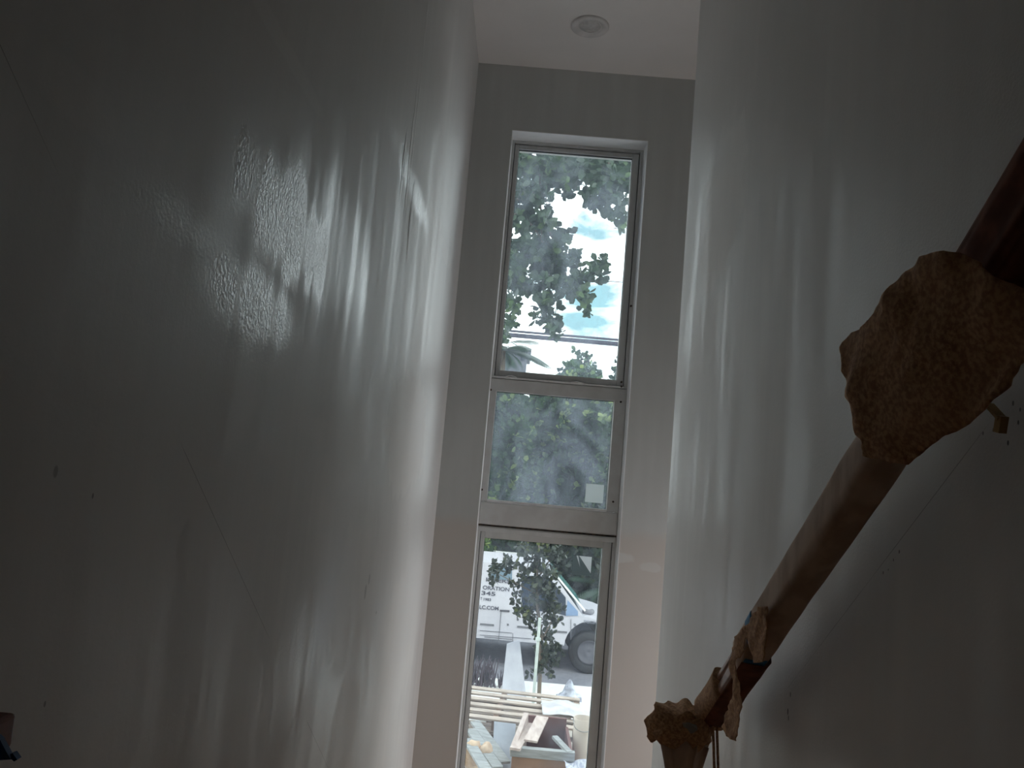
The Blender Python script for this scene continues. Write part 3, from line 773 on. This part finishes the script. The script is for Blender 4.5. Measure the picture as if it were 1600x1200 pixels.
# shrubs and hedge trees across the street, seen in the middle window
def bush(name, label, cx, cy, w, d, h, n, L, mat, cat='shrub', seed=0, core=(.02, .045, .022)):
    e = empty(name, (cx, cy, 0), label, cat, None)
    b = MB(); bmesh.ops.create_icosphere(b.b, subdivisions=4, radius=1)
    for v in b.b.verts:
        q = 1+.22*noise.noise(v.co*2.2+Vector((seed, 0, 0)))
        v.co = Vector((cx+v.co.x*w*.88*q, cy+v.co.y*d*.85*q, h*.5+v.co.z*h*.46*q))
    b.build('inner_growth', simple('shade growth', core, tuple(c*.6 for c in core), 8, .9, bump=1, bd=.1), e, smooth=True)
    cs = []
    for _ in range(n):
        v = rnd().normalized(); v.y = -abs(v.y) if random.random() < .75 else v.y
        q = 1+.22*noise.noise(v*2.2+Vector((seed, 0, 0)))+random.uniform(-.08, .10)
        cs.append(Vector((cx+v.x*w*.9*q, cy+v.y*d*.9*q, max(.1, h*.5+v.z*h*.48*q))))
    foliage('foliage', cs, L, mat, e, .7, 5)
    MB().tube([(cx, cy, 0), (cx+.05, cy, h*.5)], [.12, .07], 8).build('trunk', M_bark, e)
    return e
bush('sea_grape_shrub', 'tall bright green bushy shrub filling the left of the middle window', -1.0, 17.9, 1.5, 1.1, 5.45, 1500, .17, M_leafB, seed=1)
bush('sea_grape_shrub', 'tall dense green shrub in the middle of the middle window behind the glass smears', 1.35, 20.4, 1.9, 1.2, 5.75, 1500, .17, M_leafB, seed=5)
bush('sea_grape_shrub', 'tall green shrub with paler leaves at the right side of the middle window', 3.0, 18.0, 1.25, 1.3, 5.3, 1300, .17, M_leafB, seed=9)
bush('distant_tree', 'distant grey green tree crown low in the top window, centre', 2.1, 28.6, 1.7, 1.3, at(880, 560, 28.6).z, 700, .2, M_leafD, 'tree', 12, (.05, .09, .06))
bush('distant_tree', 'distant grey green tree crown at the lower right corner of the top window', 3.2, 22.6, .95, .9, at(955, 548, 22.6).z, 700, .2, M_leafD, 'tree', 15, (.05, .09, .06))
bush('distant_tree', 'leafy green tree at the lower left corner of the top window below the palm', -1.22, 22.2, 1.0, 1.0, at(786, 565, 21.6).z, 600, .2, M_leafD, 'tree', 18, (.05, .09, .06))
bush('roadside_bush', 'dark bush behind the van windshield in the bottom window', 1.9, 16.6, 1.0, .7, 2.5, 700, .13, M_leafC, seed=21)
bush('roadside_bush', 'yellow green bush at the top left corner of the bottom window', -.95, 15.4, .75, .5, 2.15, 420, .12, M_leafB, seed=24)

# white garden wall behind the van
tag(MB().box(-6, .6, 16.4, 16.5, 0, at(780, 862, 16.4).z).build('garden_wall', simple('white render', (.8, .8, .78), None, 3, .8), origin=(-2, 16.4, 0)), 'low white garden wall behind the van', 'wall')

# palm
def frond(b, tl, c, d, L, n=22):
    pts = []
    for i in range(n+1):
        f = i/n; pts.append(c+d*L*f+Vector((0, 0, -.45*L*f*f)))
    for i in range(1, n):
        dd = (pts[i+1]-pts[i-1]).normalized(); sd_ = dd.cross(Vector((0, 0, 1))).normalized()
        l = L*.30*math.sin(math.pi*(.12+.80*i/n))
        for s in (-1, 1):
            dv = (sd_*s+dd*.9+Vector((0, 0, -.35))).normalized()
            leaf(b, tl, pts[i], dv, Vector((0, 0, 1)), l, l*.12, random.uniform(.2, .9), .05)
def palm(label, cx, cy, hz, L, k):
    e = empty('palm_tree', (cx, cy, 0), label, 'palm tree')
    b = MB(); tl = b.b.loops.layers.color.new('tint')
    for i in range(k):
        a = 2*math.pi*i/k+.3; el = random.uniform(.05, .8)
        frond(b, tl, Vector((cx, cy, hz)), Vector((math.cos(a)*math.cos(el), math.sin(a)*math.cos(el), math.sin(el))), L*random.uniform(.85, 1.1))
    bm = b.b; me = bpy.data.meshes.new('fronds'); bmesh.ops.translate(bm, verts=bm.verts, vec=-parent_loc(e)); bm.to_mesh(me); bm.free(); me.materials.append(M_leafD)
    o = bpy.data.objects.new('fronds', me); COL.objects.link(o); o.parent = e
    MB().tube([(cx, cy, 0), (cx+.1, cy, hz*.5), (cx, cy, hz)], [.12, .10, .07], 12).build('trunk', M_bark, e, smooth=True)
pc = at(786, 548, 19); palm('palm tree with grey green fronds at the lower left of the top window', pc.x, 19, pc.z, 1.25, 15)
pc = at(935, 905, 16.0); palm('low arching palm standing in for a palm reflection at the right of the bottom window', pc.x+.25, 16.0, pc.z-.2, 1.0, 11)  # stands in for palm fronds reflected in the glass

# small house behind the palm
hA, hB = at(796, 546, 24), at(823, 566, 24)
hs = empty('house', (hA.x-1.2, 25.5, 0), 'small grey sided house end with a dark narrow window behind the palm', 'house')
MB().box(hA.x-3, hB.x, 24, 27, 0, hA.z).build('siding', simple('grey siding', (.13, .135, .16), (.10, .105, .13), 3, .8, scale=(14, 1, .2)), hs)
q = at(817, 555, 24); MB().box(q.x-.06, q.x+.06, 23.97, 24.02, q.z-.16, q.z+.18).build('window', M_vglass, hs)
MB().box(hA.x-3.2, hB.x+.12, 23.8, 27.2, hA.z, hA.z+.06).build('roof_edge', simple('roof edge', (.5, .5, .5), None, 4, .8), hs)

# overhead wires
M_wire = simple('cable sheath', (.10, .10, .14), None, 30, .7)
def wire(px, py0, py1, Y, r, label):
    zc = (at(800, py0, Y).z+at(965, py1, Y).z)/2
    pts = [Vector((-16+2*i, Y, zc+.0009*(-16+2*i-.8)**2)) for i in range(18)]
    tag(MB().tube(pts, r, 8).build('overhead_cable', M_wire, smooth=True, origin=(0, Y, zc)), label, 'cable')
wire(0, 515.5, 533, 14, .022, 'thin dark overhead cable, the upper of the close pair crossing the top window')
wire(0, 522, 539.5, 14, .042, 'thick grey overhead cable, the lower of the close pair crossing the top window')
wire(0, 427, 440.5, 14, .006, 'very thin single overhead wire above the cable pair')

# young tree and pale stake in front of the van
YT = 10.9
yt = empty('young_tree', (at(846, 1050, YT).x, YT, 0), 'dark leafy young tree in front of the van in the bottom window', 'tree')
bl = [(818, 862, 15), (845, 865, 18), (870, 862, 14), (795, 880, 14), (775, 890, 12), (825, 892, 16), (852, 895, 18), (768, 903, 8), (806, 912, 8), (808, 935, 8), (842, 915, 16), (860, 925, 14), (835, 945, 14), (858, 950, 16), (872, 955, 10),
      (815, 955, 8), (828, 965, 12), (845, 972, 12), (868, 970, 8), (838, 985, 10), (855, 990, 10), (848, 1005, 10), (855, 1020, 14), (868, 1015, 12), (850, 1035, 12), (866, 1035, 10), (843, 1050, 7), (856, 1052, 8), (829, 1052, 5)]
cs = []
for px, py, r in bl:
    for _ in range(int(r*r*.085)+1):
        v = rnd(); cs.append(at(px+v.x*r, py+v.z*r, YT+v.y*.35))
foliage('foliage', [c for c in cs if c.z > .05], .080, M_leafC, yt, .62, 5)
MB().tube([(yt.location.x, YT, 0), at(846, 1000, YT), at(838, 930, YT), at(842, 850, YT)], [.03, .025, .02, .01], 8).build('trunk', M_bark, yt, smooth=True)
for q, c in (((842, 930), (775, 895)), ((842, 900), (868, 862)), ((846, 1000), (868, 960))):
    MB().tube([at(*q, YT), at(*c, YT)], [.012, .005], 6).build('branch', M_bark, yt)
sk = at(836, 1060, 10.6); sx_ = sk.x
tag(MB().box(sx_-.02, sx_+.02, 10.58, 10.62, .02, at(838, 965, 10.6).z).box(sx_-.035, sx_+.035, 10.57, 10.63, at(836, 1000, 10.6).z, at(836, 996, 10.6).z).build('tree_stake', simple('pale stake', (.62, .70, .68), None, 10, .6), origin=(sx_, 10.6, 0)), 'thin pale green post standing beside the young tree', 'post')

# leaning light panel left of the stake
p = [at(792, 1006, 11.5), at(812, 1000, 11.5), at(826, 1052, 11.2), at(786, 1050, 11.2)]
p[2].z = .03; p[3].z = .03
tag(MB().poly(p, (0, .02, 0)).build('leaning_panel', simple('pale panel', (.52, .53, .60), (.46, .47, .54), 5, .6), origin=((p[2]+p[3])/2)), 'tapering pale grey panel leaning against the white van', 'panel')
# brush pile under the van's side
e = empty('brush_pile', (at(766, 1035, 11.7).x, 11.7, 0.02), 'dark heap of dry sticks on the ground left of the leaning panel', 'sticks')
b = MB()
for _ in range(70):
    a = e.location+Vector((random.uniform(-.3, .25), random.uniform(-.12, .12), .03)); c = a+Vector((random.uniform(-.15, .15), random.uniform(-.08, .08), random.uniform(.15, .42)))
    b.tube([a, c], [.014, .006], 5)
tag(b.build('sticks', simple('dark sticks', (.08, .06, .08), (.05, .04, .05), 20, .9), e), kind='stuff')

# ---- building debris in the yard
M_pal = simple('weathered pallet wood', (.50, .42, .36), (.34, .28, .24), 5, .85, scale=(1, 8, 4), bump=.2)
M_pald = simple('dark pallet wood', (.20, .13, .10), (.14, .09, .07), 6, .85, scale=(1, 6, 6))
M_grey = simple('grey lumber', (.34, .35, .35), (.24, .25, .25), 6, .85, scale=(1, 6, 6), bump=.2)
M_red = simple('red brown board', (.18, .085, .075), (.13, .06, .055), 6, .7)
M_pink = simple('pale board', (.55, .46, .42), (.42, .34, .31), 5, .8, scale=(4, 1, 1))
def pallet(cx, cy, rot, z0, label, W_=1.5, D_=1.15):
    e = empty('pallet', (cx, cy, z0), label, 'pallet', None)
    Mx = Matrix.Translation((cx, cy, z0)) @ Matrix.Rotation(rot, 4, 'Z')
    for i in range(6):
        y = -D_/2+.05+i*(D_-.1)/5
        MB().box(-W_/2, W_/2, y-.06+random.uniform(0, .015), y+.05, .125, .145, Mx).build('deck_board', M_pal, e, bev=.003)
    for x in (-W_/2+.04, 0, W_/2-.04):
        MB().box(x-.03, x+.03, -D_/2, D_/2, .02, .125, Mx).build('stringer', M_pald, e)
    for y in (-D_/2+.06, 0, D_/2-.06):
        MB().box(-W_/2, W_/2, y-.05, y+.05, 0, .02, Mx).build('bottom_board', M_pal, e)
    return e
pt = at(795, 1098, 9.35)
pallet(pt.x-.10, 9.30, R(-5), pt.z-.145, 'weathered slatted pallet on top of the debris pile, catching the light', 1.85, 1.15)
pallet(pt.x-.16, 9.32, R(-9), pt.z-.30, 'second weathered pallet lying directly under the top one', 1.75, 1.1)
hb = pt.z-.30
for dx in (-.75, 0, .6):
    for dy in (-.4, .4): tag(MB().box(pt.x-.16+dx-.09, pt.x-.16+dx+.09, 9.32+dy-.08, 9.32+dy+.08, 0, hb).build('timber_block', M_pald, origin=(pt.x-.16+dx, 9.32+dy, 0)), 'rough timber block holding the two stacked pallets off the ground', 'block', 'timber blocks under the pallets')
# open crate at the front
cA = at(797, 1176, 7.7)
e = empty('wooden_crate', (cA.x+.4, 8.2, 0), 'open wooden crate with a grey front rim and brown inside, low in the bottom window', 'crate')
x0, x1, y0, y1, zt = cA.x, cA.x+.62, 7.7, 8.62, at(840, 1178, 7.7).z
MB().box(x0, x1, y0-.02, y0+.05, zt-.04, zt+.045).build('front_rim', M_grey, e, bev=.004)
MB().box(x0+.02, x1-.02, y0, y0+.03, .02, zt-.04).build('front_panel', simple('brown ply', (.30, .17, .10), None, 4, .7), e)
MB().bar((x0+.02, y0, zt+.01), (x0+.16, y1, zt+.06), .05, .06).build('side_rail', M_pink, e)
MB().poly([Vector((x0+.03, y0+.05, .02)), Vector((x0+.17, y1, .02)), Vector((x0+.17, y1, zt+.02)), Vector((x0+.03, y0+.05, zt-.03))], (.02, 0, 0)).build('side_panel', M_pink, e)
MB().box(x0+.14, x0+.60, y1, y1+.03, .02, zt+.06).build('back_panel', M_red, e)
MB().box(x1-.03, x1, y0, y1, .02, zt-.02).build('side_panel', M_red, e)
MB().box(x0+.03, x1, y0, y1, 0, .02).build('base', M_red, e)
# loose boards and odds around
def board(name, a, c, w, h, mat, label, cat='board', up=(0, 0, 1)):
    a, c = Vector(a), Vector(c)
    tag(MB().bar(a, c, w, h, up).build(name, mat, origin=(a+c)/2, bev=.002), label, cat)
cz_ = zt
board('plank', at(838, 1122, 8.9), at(803, 1188, 7.62)+Vector((0, 0, .10)), .10, .025, M_pink, 'long pale plank leaning along the left side of the crate')
board('plank', at(847, 1125, 8.55)+Vector((0, 0, .03)), at(828, 1170, 7.75)+Vector((0, 0, .07)), .13, .02, M_pink, 'pinkish board laid across the open crate')
board('plank', at(866, 1158, 8.0)+Vector((0, 0, .04)), at(890, 1180, 7.7)+Vector((0, 0, .02)), .06, .03, M_grey, 'short grey stick over the right rim of the crate')
for i, (a, c, lb) in enumerate((((742, 1128), (790, 1192), 'grey weathered plank, uppermost of the three sloping ones at the lower left'),
                                ((735, 1140), (778, 1200), 'grey weathered plank, middle one of the three sloping at the lower left'),
                                ((730, 1155), (764, 1210), 'grey weathered plank, lowest of the three sloping at the lower left'))):
    board('plank', at(*a, 8.6-.3*i), at(*c, 7.9-.3*i), .11, .025, M_grey, lb)
q = at(785, 1165, 8.2)
tag(MB().poly([at(772, 1128, 8.6), at(806, 1132, 8.6), at(800, 1215, 7.9), at(768, 1215, 7.9)], (0, .02, 0)).build('grey_sheet', simple('blue grey sheet', (.30, .32, .36), (.25, .27, .31), 4, .6), origin=q), 'flat blue grey sheet standing between the pallets and the crate', 'sheet')
# sandy lumps lower left
for i, (px, py, r, lb) in enumerate(((738, 1178, .10, 'pale orange rock, the one nearest the lower left frame corner'), (757, 1180, .09, 'pale orange rock right beside the lower left one'), (748, 1200, .11, 'pale rock at the bottom edge of the bottom window'), (768, 1198, .08, 'grey pink rock right of the pale ones at the bottom edge'))):
    c = at(px, py, 7.9); b = MB(); bmesh.ops.create_icosphere(b.b, subdivisions=3, radius=1)
    for v in b.b.verts: v.co = c+Vector((v.co.x*r, v.co.y*r, v.co.z*r*1.3))*(1+.35*noise.noise(v.co*1.6+Vector((i*3, 0, 0))))
    tag(b.build('rock', simple('tan rock', (.66, .50, .36), (.44, .31, .21), 9, .9, bump=.5), origin=c, smooth=True), lb, 'rock')
b = MB(); c = at(748, 1196, 7.9)
bmesh.ops.create_icosphere(b.b, subdivisions=4, radius=1)
for v in b.b.verts:
    q = v.co.copy(); v.co = Vector((c.x+q.x*.55, 7.95+q.y*.5, (c.z-.10)*.5*(1+q.z)))*1.0 + Vector((0, 0, .02*noise.noise(q*5)))
tag(b.build('rubble_heap', simple('rubble', (.40, .32, .26), (.25, .2, .17), 12, .95, bump=1, bd=.02), smooth=True, origin=(c.x, 7.95, 0)), 'heap of brown rubble carrying the pale rocks', 'rubble', kind='stuff')
# bucket
bk = at(906, 1168, 8.6)
e = empty('bucket', (bk.x, 8.45, 0), 'beige plastic bucket standing at the right of the crate', 'bucket')
zb_, zt_ = 0.0, at(906, 1114, 8.6).z
M_bk = simple('beige plastic', (.55, .47, .40), (.50, .43, .36), 4, .5)
MB().lathe([(.0001, zb_), (.085, zb_), (.105, zt_), (.098, zt_), (.08, zb_+.02), (.0001, zb_+.02)], (bk.x, 8.45, 0), 28).build('shell', M_bk, e, smooth=True)
MB().tube([(bk.x-.106, 8.42, zt_-.02)]+[(bk.x+.11*math.cos(t), 8.34, zt_-.03-.08*math.sin(t)) for t in [math.pi-math.pi*i/10 for i in range(11)]]+[(bk.x+.106, 8.42, zt_-.02)], .004, 6).build('handle', M_grey, e)
# tarp and cardboard
def drape(name, cx, cy, w, d, hfn, mat, label, cat):
    b = MB(); nx_, ny_ = 26, 20; vs = []
    for i in range(nx_):
        row = []
        for j in range(ny_):
            x = cx+(i/(nx_-1)-.5)*w; y = cy+(j/(ny_-1)-.5)*d
            row.append(b.b.verts.new((x, y, hfn(i/(nx_-1), j/(ny_-1))+.02*noise.noise(Vector((x*9, y*9, 1))))))
        vs.append(row)
    for i in range(nx_-1):
        for j in range(ny_-1): b.b.faces.new((vs[i][j], vs[i+1][j], vs[i+1][j+1], vs[i][j+1]))
    tag(b.build(name, mat, smooth=True, solid=.003, origin=(cx, cy, hfn(.5, .5))), label, cat)
ta = at(875, 1108, 9.2)
drape('tarp', ta.x+.10, 9.2, .62, .55, lambda u, v: ta.z+.05-.10*abs(u-.5)-.05*u, simple('pale tarp', (.60, .58, .58), (.46, .45, .48), 5, .6), 'pale crumpled tarp thrown over the right end of the pallets', 'tarp')
tb_ = at(885, 1192, 7.6)
drape('tarp', tb_.x+.25, 7.45, .55, .5, lambda u, v: tb_.z+.02-.30*u*u+.04*math.sin(9*u+4*v), simple('blue striped tarp', (.30, .32, .42), (.55, .56, .60), 22, .5, scale=(3, 1, .5)), 'grey blue crumpled tarp at the bottom right, in front of the crate', 'tarp')
cb_ = at(882, 1078, 11.0)
tag(MB().box(cb_.x-.11, cb_.x+.11, 10.75, 11.55, .02, .03).build('cardboard', simple('cardboard', (.58, .50, .42), None, 4, .8), origin=(cb_.x, 11, .02)), 'beige cardboard flat on the pale driveway', 'cardboard')
pb = at(893, 1040, 11.4)
drape('plastic_sheet', pb.x, 11.45, .36, .3, lambda u, v: .03+.24*math.exp(-((u-.5)**2+(v-.5)**2)*9)+.03*math.sin(11*u+5*v), simple('crumpled plastic', (.50, .53, .62), (.25, .26, .32), 12, .3), 'crumpled bluish plastic sheet beside the van wheel', 'plastic')
